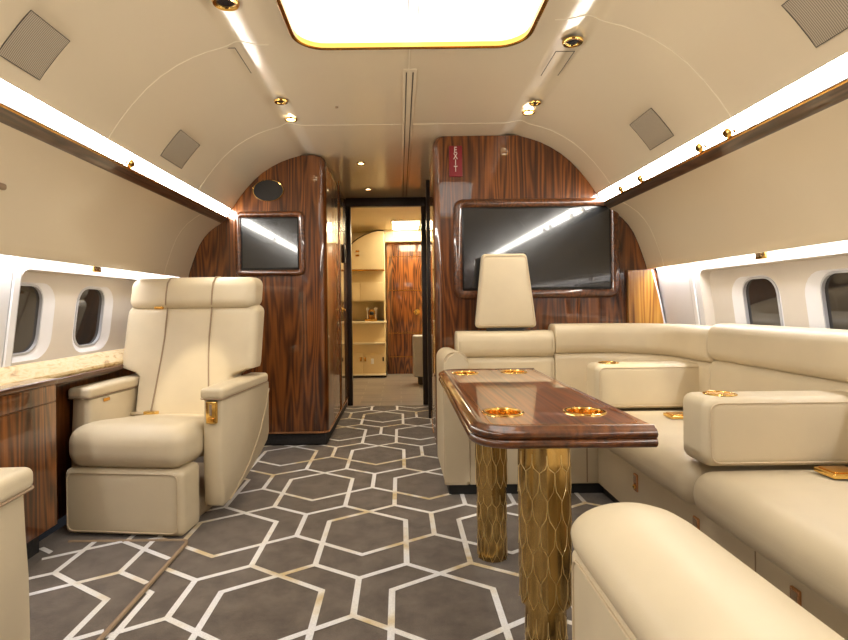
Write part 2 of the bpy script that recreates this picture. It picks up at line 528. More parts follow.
# side coves, valances, overhead panels, window walls ----------------------------------
def along(bm, prof, s, y0, y1, ny=1, closed=False, caps=False):
    return loft(bm, [[(XC+s*x, y0+(y1-y0)*i/ny, z) for x, z in prof] for i in range(ny+1)], closed, caps)
side_name = {-1: 'left', 1: 'right'}
yend = {-1: Y1, 1: YR}
for s in (-1, 1):
    ye = yend[s]; nm = side_name[s]
    t = thing('cove_light', 'long white cove light strip above the %s overhead panel' % nm, 'strip light', (XC+s*1.34, .8, 1.74), None)
    b = BM(); along(b, [(1.311, 1.796), (1.336, 1.741)], s, Y0, ye-.012)
    lab(obj('diffuser', b, M['led'], t, norm=False), 'glowing white diffuser')
    b = BM(); along(b, [(1.309, 1.800), (1.335, 1.802), (1.352, 1.742), (1.340, 1.739)], s, Y0, ye-.012)
    obj('channel', b, M['trimwhite'], t)
    b = BM(); along(b, [(1.335, 1.740), (1.333, 1.734), (1.340, 1.726), (1.352, 1.722), (1.372, 1.704), (1.380, 1.697), (1.390, 1.694), (1.40, 1.70), (1.39, 1.74)], s, Y0, ye-.002, 1, True, True)
    trim(b, M['valance'])
    b = BM(); along(b, [(1.334, 1.7325), (1.330, 1.7315), (1.331, 1.729), (1.338, 1.726)], s, Y0, ye-.002, 1, True, True)
    trim(b, M['golddeep'])
    b = BM(); along(b, OVER, s, Y0, ye+.0, 8)
    o = struct('wall_overhead_%s' % nm, b, M['ceiling'], norm=False, smooth=60)
    t = thing('cove_light', 'hidden white strip lighting the %s window panels from above' % nm, 'strip light', (XC+s*1.67, .8, 1.33))
    b = BM(); along(b, [(1.657, 1.328), (1.690, 1.328)], s, Y0, ye-.012)
    lab(obj('diffuser', b, M['led2'], t, norm=False), 'glowing white diffuser')
    b = BM(); along(b, [(1.655, 1.330), (1.655, 1.345), (1.692, 1.345), (1.692, 1.330)], s, Y0, ye-.012)
    obj('channel', b, M['trimwhite'], t)
    # joint line of the overhead panel near the bulkhead
    for yj in ((ye-.24,) if s > 0 else (ye-.42,)):
        b = BM()
        sec = lambda yy, d: [(XC+s*(x-d), yy, z-d*.5) for x, z in OVER[:9]]
        loft(b, [sec(yj-.002, -.001), sec(yj-.002, .0015), sec(yj+.002, .0015), sec(yj+.002, -.001)])
        trim(b, M['seamline'], norm=False)

# window wall bands
A = Vector((1.712, 1.255)); B_ = Vector((1.775, .765))    # top and bottom of window band
up2 = (A-B_).normalized(); LB = (A-B_).length
out2 = Vector((up2.y, -up2.x))                           # outward normal
def bandpt(s, y, v, d=0):
    p = B_+up2*v+out2*d
    return (XC+s*p.x, y, p.y)
REC = {-1: [(2.395, 3.62), (-.2, 1.0), (1.20, 2.25)], 1: [(1.86, 3.17), (.50, 1.72)]}
WIN = {-1: [2.52, 3.073, 1.44, 2.01], 1: [2.755, 2.22, 1.4, .85]}
wn = 1
def mark(b, n0, k):
    for i, f in enumerate(b.faces):
        if i >= n0: f.material_index = k
for s in (-1, 1):
    ye = yend[s]; nm = side_name[s]
    b = BM()
    along(b, WALLP[:3], s, Y0, ye, 8)
    loops = [[(Y0, 0), (ye, 0), (ye, LB), (Y0, LB)]]
    RO = lambda ya, yb: rrect(ya, yb, .012, LB-.012, .055, 6)
    for (ya, yb) in REC[s]: loops.append(RO(ya, yb))
    fill(b, loops, lambda p: bandpt(s, p[0], p[1]), (-s, 0, 0))
    along(b, WALLP[3:], s, Y0, ye, 8)
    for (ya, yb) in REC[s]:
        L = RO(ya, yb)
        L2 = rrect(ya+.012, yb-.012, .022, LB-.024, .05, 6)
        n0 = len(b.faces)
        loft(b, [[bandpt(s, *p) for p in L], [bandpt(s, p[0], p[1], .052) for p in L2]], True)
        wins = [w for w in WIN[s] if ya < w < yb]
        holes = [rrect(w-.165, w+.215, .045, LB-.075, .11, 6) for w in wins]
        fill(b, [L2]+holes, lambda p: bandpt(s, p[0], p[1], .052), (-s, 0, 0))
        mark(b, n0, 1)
        n0 = len(b.faces)
        for w, H in zip(wins, holes):
            H2 = rrect(w-.135, w+.135, .075, LB-.085, .085, 6)
            loft(b, [[bandpt(s, p[0], p[1], .052) for p in H], [bandpt(s, p[0], p[1], .066) for p in H2]], True)
    struct('wall_%s' % nm, b, [M['wallwhite'], M['wallbeige']], norm=False, smooth=50)
    for w in WIN[s]:
        if w < 1.9: continue
        H2 = rrect(w-.137, w+.137, .073, LB-.083, .087, 6)
        H3 = rrect(w-.127, w+.127, .083, LB-.093, .080, 6)
        b = BM()
        loft(b, [[bandpt(s, p[0], p[1], d) for p in L] for L, d in ((H2, .067), (H2, .061), (H3, .059), (H3, .076))], True)
        fr = struct('window_%d' % wn, b, M['windowrim'])
        b = BM(); fill(b, [H2], lambda p: bandpt(s, p[0], p[1], .074), (-s, 0, 0))
        obj('pane', b, M['glass'], fr, norm=False)
        wn += 1
    # white ribs between window panels
    ribs = {-1: (2.365, 3.70), 1: (3.25, 2.02)}[s]
    for yj in ribs:
        b = BM()
        pf = WALLP[1:6]
        for (d0, w0, w1) in ((.007, -.022, .022),):
            sec = lambda yy, d: [(XC+s*(x-d), yy, z) for x, z in pf]
            loft(b, [sec(yj+w0, -.002), sec(yj+w0+.004, d0), sec(yj+w1-.004, d0), sec(yj+w1, -.002)])
        trim(b, M['trimwhite'], norm=False)
        b = BM()
        for dy in (-.027, .027):
            sec = lambda yy, d: [(XC+s*(x-d), yy, z) for x, z in pf]
            loft(b, [sec(yj+dy-.003, -.001), sec(yj+dy-.003, .002), sec(yj+dy+.003, .002), sec(yj+dy+.003, -.001)])
        trim(b, M['windowrim'], norm=False)

# rear end of the cabin, behind the camera
b = BM(); box(b, -1.78, 1.86, Y0-.05, Y0, 0, CZ); struct('wall_back', b, M['wood'], smooth=0)

# ------------------------------------------------------------------ forward bulkheads
def bulkhead(name, s, xi, yf, yb, r, z0=.10, dx=0):
    """partition that fills the section outboard of xi (world) with a rounded inner front edge"""
    zs = [z0, .5, .765, 1.0, 1.25, 1.286, 1.29, 1.33, 1.39, 1.46, 1.53, 1.585, 1.63, 1.668, 1.69, 1.737, 1.80, 1.84, 1.88, 1.95, 2.02, 2.075, 2.12, 2.155, 2.179, 2.195, 2.2035]
    secs = []
    for z in zs:
        w = hull(z)-.003
        xo = XC+s*w
        xin = xi
        if z > 2.15: xin = xi+s*.035*((z-2.15)/.054)**2.2
        rr = r
        pts = [(xo, yf)]
        for i in range(7):
            a = math.radians(90*i/6)
            pts.append((xin+s*(rr-rr*math.sin(a)), yf+rr-rr*math.cos(a)))
        pts += [(xin, yf+.35), (xin+dx, yb), (xo, yb)]
        secs.append([(x, y, z) for x, y in pts])
    b = BM(); loft(b, secs, True, True)
    return struct(name, b, M['wood'], smooth=40)
bulkhead('wall_forward_left', -1, -.553, Y1, YF-.06, .06)
bulkhead('wall_forward_right', 1, .238, YR, YF-.06, .05, dx=.07)
# kick boards with a rose gold strip
b = BM(); box(b, -1.66, -.565, Y1+.012, YF-.06, 0, .10, .02); struct('baseboard_left', b, M['kick'])
b = BM(); box(b, .31, 1.70, YR+.012, YF-.06, 0, .10, .02); struct('baseboard_right', b, M['kick'])
for x0, x1, y0 in ((-1.6, -.5505, Y1-.003), ):
    b = BM()
    pth = [(-1.6, y0)]+arc(-.6105, y0+.06, .06, -90, 0, 6)+[(-.5505, YF-.07)]
    sweep(b, pth, [(0, .098), (.003, .098), (.003, .112), (0, .112)]); trim(b, M['copper'])
b = BM(); tube(b, [(.239, 4.03, .105), (.3065, YF-.07, .105)], .005, 6); trim(b, M['copper'])
# wood fillet between right bulkhead and window panel, amber light put into its colour
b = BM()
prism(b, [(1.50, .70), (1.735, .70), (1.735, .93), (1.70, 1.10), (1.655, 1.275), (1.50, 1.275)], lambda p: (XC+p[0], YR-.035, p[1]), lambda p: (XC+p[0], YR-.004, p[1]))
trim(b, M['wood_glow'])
b = BM()
tube(b, [(XC+1.745, YR-.03, .72), (XC+1.738, YR-.03, .93), (XC+1.705, YR-.03, 1.10), (XC+1.662, YR-.03, 1.275)], .007); trim(b, M['trimwhite'])

# corridor posts and doorway frame -------------------------------------------------------
dr = struct('door_1', BM(), M['dark'])
b = BM(); box(b, -.565, -.512, YF-.055, YF+.02, 0, 2.115, .006); obj('frame_post', b, M['dark'], dr)
b = BM(); box(b, .235, .300, YF-.055, YF+.02, 0, 2.115, .006); obj('frame_post', b, M['dark'], dr)
b = BM(); box(b, -.565, .300, YF-.055, YF+.02, 2.105, 2.2, .006); obj('frame_header', b, M['dark'], dr)
b = BM(); box(b, .250, .290, 4.93, 4.99, .02, 2.2, .004); trim(b, M['dark'])
b = BM(); box(b, -.552, -.545, 4.93, 4.945, .115, 2.2, .002); trim(b, M['copper'])
b = BM(); box(b, -.552, -.541, 4.965, 4.99, .115, 2.2, .003); trim(b, M['dark'])
t = thing('door_lock', 'small black lock plate on the corridor left wall', 'lock', (-.545, 5.3, 1.5))
b = BM(); box(b, -.5525, -.530, 5.24, 5.36, 1.48, 1.66, .012); obj('plate', b, M['black'], t)
b = BM(); box(b, -.531, -.522, 5.28, 5.32, 1.53, 1.61, .004); obj('button', b, M['slot'], t)
t = thing('door_lever', 'gold lever handle on the corridor left wall below the black lock', 'handle', (-.54, 5.1, 1.0))
b = BM(); lathe(b, [(0, 0), (.03, 0), (.03, .008), (.012, .012), (.012, .035), (0, .035)], (-.5525, 5.1, 1.02), 20, M4=Matrix.Rotation(PI/2, 4, 'Y')); obj('rose', b, M['gold'], t)
b = BM(); tube(b, [(-.522, 5.1, 1.02), (-.515, 5.06, 1.022), (-.515, 4.99, 1.018)], .009); obj('lever', b, M['gold'], t)

# ------------------------------------------------------------------ galley beyond the doorway
b = BM(); box(b, -1.28, -1.20, YF, 8.45, 0, 2.3); struct('wall_galley_left', b, M['galley'], smooth=0)
b = BM(); box(b, .95, 1.02, YF, 8.45, 0, 2.3); struct('wall_galley_right', b, M['galley'], smooth=0)
b = BM(); box(b, -1.2, .95, 8.40, 8.45, 0, 2.3); struct('wall_galley_end', b, M['galley'], smooth=0)
b = BM(); box(b, -1.2, .95, YF+.02, 8.4, 2.205, 2.23); struct('ceiling_galley', b, M['galleyceil'], smooth=0)
b = BM(); box(b, -1.2, -.58, YF-.03, YF+.0, 0, 2.205); struct('wall_galley_near_left', b, M['galley'], smooth=0)
b = BM(); box(b, .31, .95, YF-.03, YF+.0, 0, 2.205); struct('wall_galley_near_right', b, M['galley'], smooth=0)
# header box over the wooden door
b = BM(); box(b, -.22, .945, 8.18, 8.395, 2.02, 2.2, .01); trim(b, M['cream'])
b = BM(); box(b, -.08, .30, 8.165, 8.182, 2.09, 2.16, .006); trim(b, M['trimwhite'])
t = thing('galley_door', 'glossy rosewood door with a gold knob at the far end of the corridor', 'door', (.1, 8.33, 0))
b = BM(); box(b, -.20, .62, 8.31, 8.395, .0, 2.015, .004); obj('door_leaf', b, M['wood_galley'], t)
b = BM()
for z in (.26, .62, 1.28): box(b, -.18, .60, 8.306, 8.3105, z, z+.008)
for z in (.64, 1.80): box(b, -.18, .60, 8.3055, 8.3105, z, z+.005)
obj('inlay_line', b, M['golddeep'], t)
b = BM(); lathe(b, [(0, 0), (.045, 0), (.045, .008), (.016, .014), (.016, .04), (.032, .05), (.030, .07), (0, .075)], (.255, 8.31, .95), 20, M4=Matrix.Rotation(PI/2, 4, 'X')); obj('knob', b, M['gold'], t)

t = thing('galley_cabinet', 'cream galley cabinet with counter, niche and doors, seen through the doorway', 'cabinet', (-.7, 8.1, 0))
b = BM()
box(b, -1.19, -.222, 7.93, 8.39, 0.05, .80, .004); box(b, -1.19, -.222, 8.22, 8.39, .80, 1.12, .004)
box(b, -1.19, -.222, 7.88, 8.39, 1.12, 1.56, .004); box(b, -.236, -.220, 7.90, 8.39, .8, 1.13)
obj('body', b, M['galley'], t)
b = BM(); box(b, -1.19, -.21, 7.94, 8.3, 0, .05); obj('kick', b, M['kick'], t)
b = BM(); box(b, -1.19, -.205, 7.84, 8.2, .795, .825, .006); obj('counter', b, M['cream'], t)
b = BM(); box(b, -1.19, -.215, 7.87, 7.95, .49, .515, .005); obj('shelf_edge', b, M['cream'], t)
b = BM(); box(b, -1.19, -.215, 7.88, 7.95, .03, .055, .005); obj('shelf_edge', b, M['cream'], t)
b = BM()   # upper locker with sloping curved top
prism(b, [(-.70, 1.575), (-.222, 1.575), (-.222, 2.13), (-.30, 2.135), (-.40, 2.115), (-.50, 2.075), (-.60, 2.02), (-.66, 1.975), (-.70, 1.94)], lambda p: (p[0], 7.80, p[1]), lambda p: (p[0], 8.39, p[1]))
obj('upper_locker', b, M['galley'], t, smooth=0)
b = BM(); tube(b, [(-.225, 7.80, 2.135), (-.30, 7.80, 2.14), (-.40, 7.80, 2.12), (-.50, 7.80, 2.08), (-.60, 7.80, 2.025), (-.66, 7.80, 1.98), (-.705, 7.80, 1.935), (-.705, 7.80, 1.6)], .008, 6); obj('edge_trim', b, M['dark'], t)
b = BM(); box(b, -.72, -.222, 7.78, 7.84, 1.555, 1.58, .004); obj('shelf_edge', b, M['golddeep'], t)
b = BM(); box(b, -.58, -.235, 7.872, 7.884, 1.13, 1.39, .004); d = obj('door', b, M['galley'], t)
b = BM(); box(b, -.80, -.59, 7.872, 7.884, 1.13, 1.39, .004); d = obj('door', b, M['galley'], t)
b = BM(); box(b, -.55, -.235, 7.922, 7.934, .06, .36, .004); d = obj('door', b, M['galley'], t)
b = BM(); box(b, -.265, -.245, 7.914, 7.924, .24, .30, .003); obj('latch', b, M['dark'], d)
b = BM(); box(b, -.535, -.505, 7.914, 7.924, .24, .30, .003); obj('latch', b, M['golddeep'], d)
b = BM(); box(b, -.435, -.395, 7.914, 7.924, .20, .28, .003); obj('socket_plate', b, M['trimwhite'], d)
b = BM(); box(b, -.75, -.56, 7.922, 7.934, .06, .36, .004); d = obj('door', b, M['galley'], t)
b = BM(); box(b, -.595, -.57, 7.914, 7.924, .24, .30, .003); obj('latch', b, M['golddeep'], d)
for z in (1.83, 1.77):
    b = BM(); box(b, -.63, -.58, 7.792, 7.80, z, z+.025, .002); obj('label_plate', b, M['golddeep'], t)

t = thing('coffee_maker', 'chrome and gold coffee machine with two spouts on the galley counter', 'coffee machine', (-.44, 8.0, .825))
b = BM(); box(b, -.52, -.34, 7.95, 8.15, .825, .865, .008); box(b, -.50, -.36, 8.05, 8.15, .865, 1.0, .01); obj('body', b, M['golddeep'], t)
for x in (-.48, -.36):
    b = BM(); lathe(b, [(0, 0), (.012, 0), (.012, .10), (.028, .13), (.030, .16), (0, .16)], (x, 7.99, .865), 16); obj('spout', b, M['chrome'], t)
b = BM(); lathe(b, [(0, 0), (.03, 0), (.034, .03), (.02, .05), (0, .05)], (-.42, 7.96, .92), 16); obj('cap', b, M['black'], t)

t = thing('jump_seat', 'grey-white folded crew seat at the right side beyond the doorway', 'seat', (.30, 7.25, 0))
b = BM(); rb(b, .165, .42, 7.15, 7.35, .10, .655, .03); obj('seat_back', b, M['windowrim'], t)
b = BM(); box(b, .23, .40, 7.18, 7.33, 0, .11, .01); obj('foot', b, M['slot'], t)

for (x0, x1, y0, y1, l) in ((-.09, .28, 7.30, 8.12, 'bright rectangular galley ceiling light, nearer the centre of the doorway'), (.36, .75, 7.30, 8.12, 'bright rectangular galley ceiling light behind the right door post')):
    t = thing('galley_light', l, 'ceiling light', ((x0+x1)/2, (y0+y1)/2, 2.19), None)
    b = BM(); box(b, x0, x1, y0, y1, 2.192, 2.199); lab(obj('diffuser', b, M['galley_led'], t, smooth=0), 'glowing warm diffuser')
    b = BM(); sweep(b, [(x0, y0), (x1, y0), (x1, y1), (x0, y1)], [(0, 2.190), (.015, 2.190), (.015, 2.2045), (0, 2.2045)], closed=True); obj('frame', b, M['cream'], t)

# ------------------------------------------------------------------ screens, oval glass, exit sign
def screen(name, label, x0, x1, z0, z1, fo, y, fr):
    t = thing(name, label, 'screen', ((x0+x1)/2, y, z0))
    b = BM()
    inner = rrect(x0, x1, z0, z1, .01, 3); outer = rrect(x0-fo, x1+fo, z0-fo, z1+fo, fr, 3)
    mid = rrect(x0-fo*.5, x1+fo*.5, z0-fo*.5, z1+fo*.5, fr*.6, 3)
    q1 = rrect(x0-fo*.85, x1+fo*.85, z0-fo*.85, z1+fo*.85, fr*.9, 3)
    q2 = rrect(x0-fo*.15, x1+fo*.15, z0-fo*.15, z1+fo*.15, fr*.3, 3)
    P = lambda L, d: [(p[0], y-d, p[1]) for p in L]
    loft(b, [P(outer, .0), P(outer, .012), P(q1, .022), P(mid, .028), P(q2, .022), P(inner, .014), P(inner, .0)], True)
    obj('frame', b, M['wood_mould'], t, smooth=50)
    b = BM(); box(b, x0, x1, y-.010, y-.001, z0, z1, .002); obj('bezel', b, M['bezel'], t)
    b = BM(); box(b, x0+.012, x1-.012, y-.0115, y-.0098, z0+.018, z1-.012); lab(obj('display', b, M['screen'], t, smooth=0), 'dark switched-off display')
    return t
screen('television', 'small dark screen in a walnut frame on the left bulkhead, behind the seat', -1.195, -.757, 1.335, 1.735, .045, Y1-.002, .05)
screen('television', 'large dark wide television in a walnut frame on the right bulkhead, above the sofa', .425, 1.435, 1.150, 1.715, .055, YR-.002, .06)

t = thing('oval_mirror', 'black oval glass with thin gold rim high on the left bulkhead', 'oval glass', (-.985, Y1-.01, 1.94))
b = BM(); lathe(b, [(0, .008), (.112, .008), (.112, 0)], (-.985, Y1-.002, 1.937), 48, 1, .70, M4=Matrix.Rotation(PI/2, 4, 'X')); obj('glass', b, M['screen'], t)
b = BM(); lathe(b, [(.112, .0), (.112, .010), (.115, .012), (.118, .008), (.118, 0)], (-.985, Y1-.002, 1.937), 48, 1, .71, M4=Matrix.Rotation(PI/2, 4, 'X')); lab(obj('rim', b, M['gold'], t), 'thin gold rim')

t = thing('exit_sign', 'red vertical EXIT sign on the right bulkhead above the television', 'sign', (.395, YR-.01, 1.93))
b = BM(); box(b, .344, .434, YR-.012, YR-.001, 1.925, 2.135, .004); obj('plate', b, M['red'], t)
def text_mesh(s, size, loc, rot):
    cu = bpy.data.curves.new('lettering', 'FONT'); cu.body = s; cu.size = size; cu.align_x = 'CENTER'; cu.align_y = 'CENTER'; cu.extrude = .001
    o = bpy.data.objects.new('lettering', cu); COL.objects.link(o)
    bpy.context.view_layer.update()
    me = bpy.data.meshes.new_from_object(o.evaluated_get(bpy.context.evaluated_depsgraph_get()))
    bm = BM(); bm.from_mesh(me)
    bpy.data.objects.remove(o); bpy.data.curves.remove(cu); bpy.data.meshes.remove(me)
    bmesh.ops.transform(bm, matrix=Matrix.Translation(loc) @ rot, verts=bm.verts)
    return bm
for i, ch in enumerate('EXIT'):
    bm_ = text_mesh(ch, .058, (.388, YR-.0135, 2.104-.043*i), Matrix.Rotation(PI/2, 4, 'X') @ Matrix.Diagonal((.72, 1.0, 1.0, 1.0)))
    obj('letter', bm_, M['letter'], t, smooth=0)

# ------------------------------------------------------------------ ceiling fittings
def downlight(x, y, r, lit, label, group=None, aim=None):
    t = thing('downlight', label, 'downlight', (x, y, CZ), group)
    b = BM(); lathe(b, [(r*.72, -.001), (r*.74, -.008), (r, -.010), (r*1.08, -.004), (r*1.08, .0)], (x, y, CZ), 28); lab(obj('bezel', b, M['gold'], t), 'gold ring')
    b = BM(); lathe(b, [(0, -.004), (r*.73, -.003)], (x, y, CZ), 24); obj('lens', b, M['bulb'] if lit else M['screen'], t, norm=False)
    if lit:
        L = bpy.data.lights.new('downlight_beam', 'SPOT'); L.energy = lit; L.color = (1, .84, .62); L.spot_size = math.radians(80); L.spot_blend = .6; L.shadow_soft_size = .03
        lo = bpy.data.objects.new('beam', L); COL.objects.link(lo); lo.parent = t; lo.location = (0, 0, -.03)
    if aim:
        L = bpy.data.lights.new('eyeball_beam', 'SPOT'); L.energy = aim[3]; L.color = (1, .88, .68); L.spot_size = math.radians(aim[4]); L.spot_blend = .7; L.shadow_soft_size = .015
        lo = bpy.data.objects.new('beam', L); COL.objects.link(lo); lo.parent = t; lo.location = (0, 0, -.025)
        lo.rotation_euler = (Vector(aim[:3])-Vector((x, y, CZ-.025))).to_track_quat('-Z', 'Y').to_euler()
    return t
downlight(-0.649, 3.008, 0.036, 0, 'dark gold-ringed downlight on the left of the ceiling, just behind the lit one')
downlight(-0.652, 3.297, 0.036, 16, 'lit gold-ringed downlight on the left of the ceiling nearest the left bulkhead')
downlight(-0.640, 2.026, 0.047, 0, 'larger dark gold-ringed downlight left of the ceiling light panel', aim=(-1.17, 3.02, .60, 80, 15))
downlight(0.781, 3.224, 0.036, 16, 'lit gold-ringed downlight on the right of the ceiling near the exit sign')
downlight(0.783, 3.077, 0.032, 0, 'dark gold-ringed downlight on the right of the ceiling, in front of the lit one')
downlight(0.770, 2.363, 0.042, 0, 'dark gold-ringed downlight right of the ceiling light panel', aim=(1.25, 2.90, .62, 60, 14))
downlight(-0.299, 4.337, 0.032, 24, 'lit downlight over the corridor entrance')
downlight(-0.299, 5.303, 0.032, 24, 'lit downlight over the corridor near the galley doorway')
for (x, y) in ((.3, -.5), (-.3, -.5)):
    pass
t = thing('ceiling_sensor', 'tiny brown sensor dot on the ceiling between panel and corridor', 'sensor', (-.335, 2.9, CZ))
b = BM(); lathe(b, [(0, -.008), (.008, -.006), (.011, 0)], (-.352, 3.11, CZ), 16); obj('dome', b, M['seam'], t)

# square grilles on the curved ceiling
def ceil_at(u):
    """point on the ceiling curve, u = horizontal offset"""
    for (a, za), (b_, zb) in zip(CEIL[:-1], CEIL[1:]):
        if a <= u <= b_: return za+(zb-za)*(u-a)/(b_-a)
def vent(s, y0, y1, label):
    us = [1.168+(1.274-1.168)*i/5 for i in range(6)]
    t = thing('speaker_grille', label, 'grille', (XC+s*1.2, (y0+y1)/2, 1.9), 'square grilles on the curved ceiling')
    b = BM()
    sec = lambda y, d: [(XC+s*(u-d*.75), y, ceil_at(u)-d*.66) for u in us]
    loft(b, [sec(y0, 0), sec(y0, .003), sec(y1, .003), sec(y1, 0)])
    obj('mesh_panel', b, M['grille'], t)
    b = BM()
    pth = [sec(y0, .003)[i] for i in range(6)]+[sec(y1, .003)[i] for i in range(5, -1, -1)]
    tube(b, pth, .0013, 6, True); obj('frame', b, M['slot'], t)
vent(-1, 1.665, 1.86, 'square grille on the left ceiling curve, nearest the camera')
vent(-1, 2.80, 3.07, 'square grille on the left ceiling curve, nearer the left bulkhead')
vent(1, 1.475, 1.69, 'square grille on the right ceiling curve, nearest the camera')
vent(1, 2.57, 2.81, 'square grille on the right ceiling curve, nearer the television')

# gold reading lights along the cove strips
def reader(s, y, label):
    x = XC+s*1.329; z = 1.757
    t = thing('reading_light', label, 'reading light', (x, y, z), 'gold reading lights on the right cove strip' if s > 0 else None)
    d = Vector((-s*.93, 0, -.36)).normalized()
    R = d.to_track_quat('Z', 'Y').to_matrix().to_4x4()
    b = BM(); lathe(b, [(0, .014), (.015, .014), (.018, .010), (.022, .005), (.024, -.003)], (x, y, z), 20, M4=R); obj('eyeball', b, M['gold'], t)
    b = BM(); lathe(b, [(0, .012), (.008, .012), (.010, -.003)], (x+.002*s, y-.055, z-.004), 14, M4=R); obj('switch', b, M['gold'], t)
reader(1, 2.24, 'gold reading light on the right cove strip, nearest the camera')
reader(1, 2.45, 'gold reading light on the right cove strip, second from the camera')
reader(1, 3.05, 'gold reading light on the right cove strip, third from the camera')
reader(1, 3.32, 'gold reading light on the right cove strip, nearest the television')
reader(-1, 2.60, 'single gold reading light on the left cove strip')
for s, y, l in ((-1, 2.88, 'small gold sign plate under the left overhead panel above the windows'), (1, 2.53, 'small gold sign plate under the right overhead panel above the windows')):
    t = thing('sign_plate', l, 'sign plate', (XC+s*1.655, y, 1.26))
    b = BM(); box(b, XC+s*1.655-.006, XC+s*1.655+.006, y-.035, y+.035, 1.255, 1.300, .003); obj('plate', b, M['gold'], t)
    for dy in (-.014, .014):
        b = BM(); lathe(b, [(.006, 0), (.006, .002), (.011, .002), (.011, 0)], (XC+s*1.6485, y+dy, 1.277), 16, M4=Matrix.Rotation(-s*PI/2, 4, 'Y')); obj('symbol', b, M['seam'], t)
t = thing('coat_hook', 'small dark oval fitting on the left overhead panel', 'fitting', (XC-1.555, 1.98, 1.53))
b = BM(); rb(b, XC-1.562, XC-1.540, 2.02, 2.075, 1.517, 1.543, .012, n=2); obj('knob', b, M['seam'], t)

# ------------------------------------------------------------------ side ledge and cabinet, left
t = thing('side_ledge', 'long polished honey-coloured ledge under the left windows', 'ledge', (-1.68, 2.3, .74))
b = BM(); along(b, [(1.772, .80), (1.735, .815), (1.705, .795), (1.685, .768), (1.66, .757), (1.655, .745), (1.66, .735), (1.772, .735)], -1, Y0+.02, Y1-.01, 1, True, True)
obj('top', b, M['honey'], t)
b = BM(); along(b, [(1.655, .735), (1.650, .73), (1.650, .71), (1.66, .70), (1.70, .70), (1.70, .735)], -1, Y0+.02, Y1-.01, 1, True, True)
obj('moulding', b, M['wood_mould'], t)
b = BM(); along(b, [(1.742, .735), (1.775, .735), (1.775, .02), (1.742, .02)], -1, 1.95, Y1-.01, 1, True, True)
struct('wall_dado_left', b, M['wood_side'])
t = thing('side_cabinet', 'walnut side cabinet with drawer and door between the two left seats', 'cabinet', (-1.58, 2.17, 0))
b = BM(); prism(b, [(-1.52, .115), (-1.52, .735), (-1.612, .735), (-1.612, .30), (-1.605, .115)], lambda p: (p[0], 1.95, p[1]), lambda p: (p[0], 2.37, p[1])); obj('body', b, M['wood_side'], t, smooth=0)
b = BM(); box(b, -1.525, -1.512, 1.955, 2.366, .12, .655, .003); obj('door', b, M['wood'], t)
b = BM(); box(b, -1.525, -1.512, 1.955, 2.366, .66, .73, .003); obj('drawer', b, M['wood'], t)
b = BM(); rb(b, -1.612, -1.505, 1.945, 2.375, .735, .757, .008); obj('top', b, M['wood_mould'], t)
b = BM(); box(b, -1.62, -1.59, 1.96, 2.36, 0.0, .117); obj('kick', b, M['kick'], t)

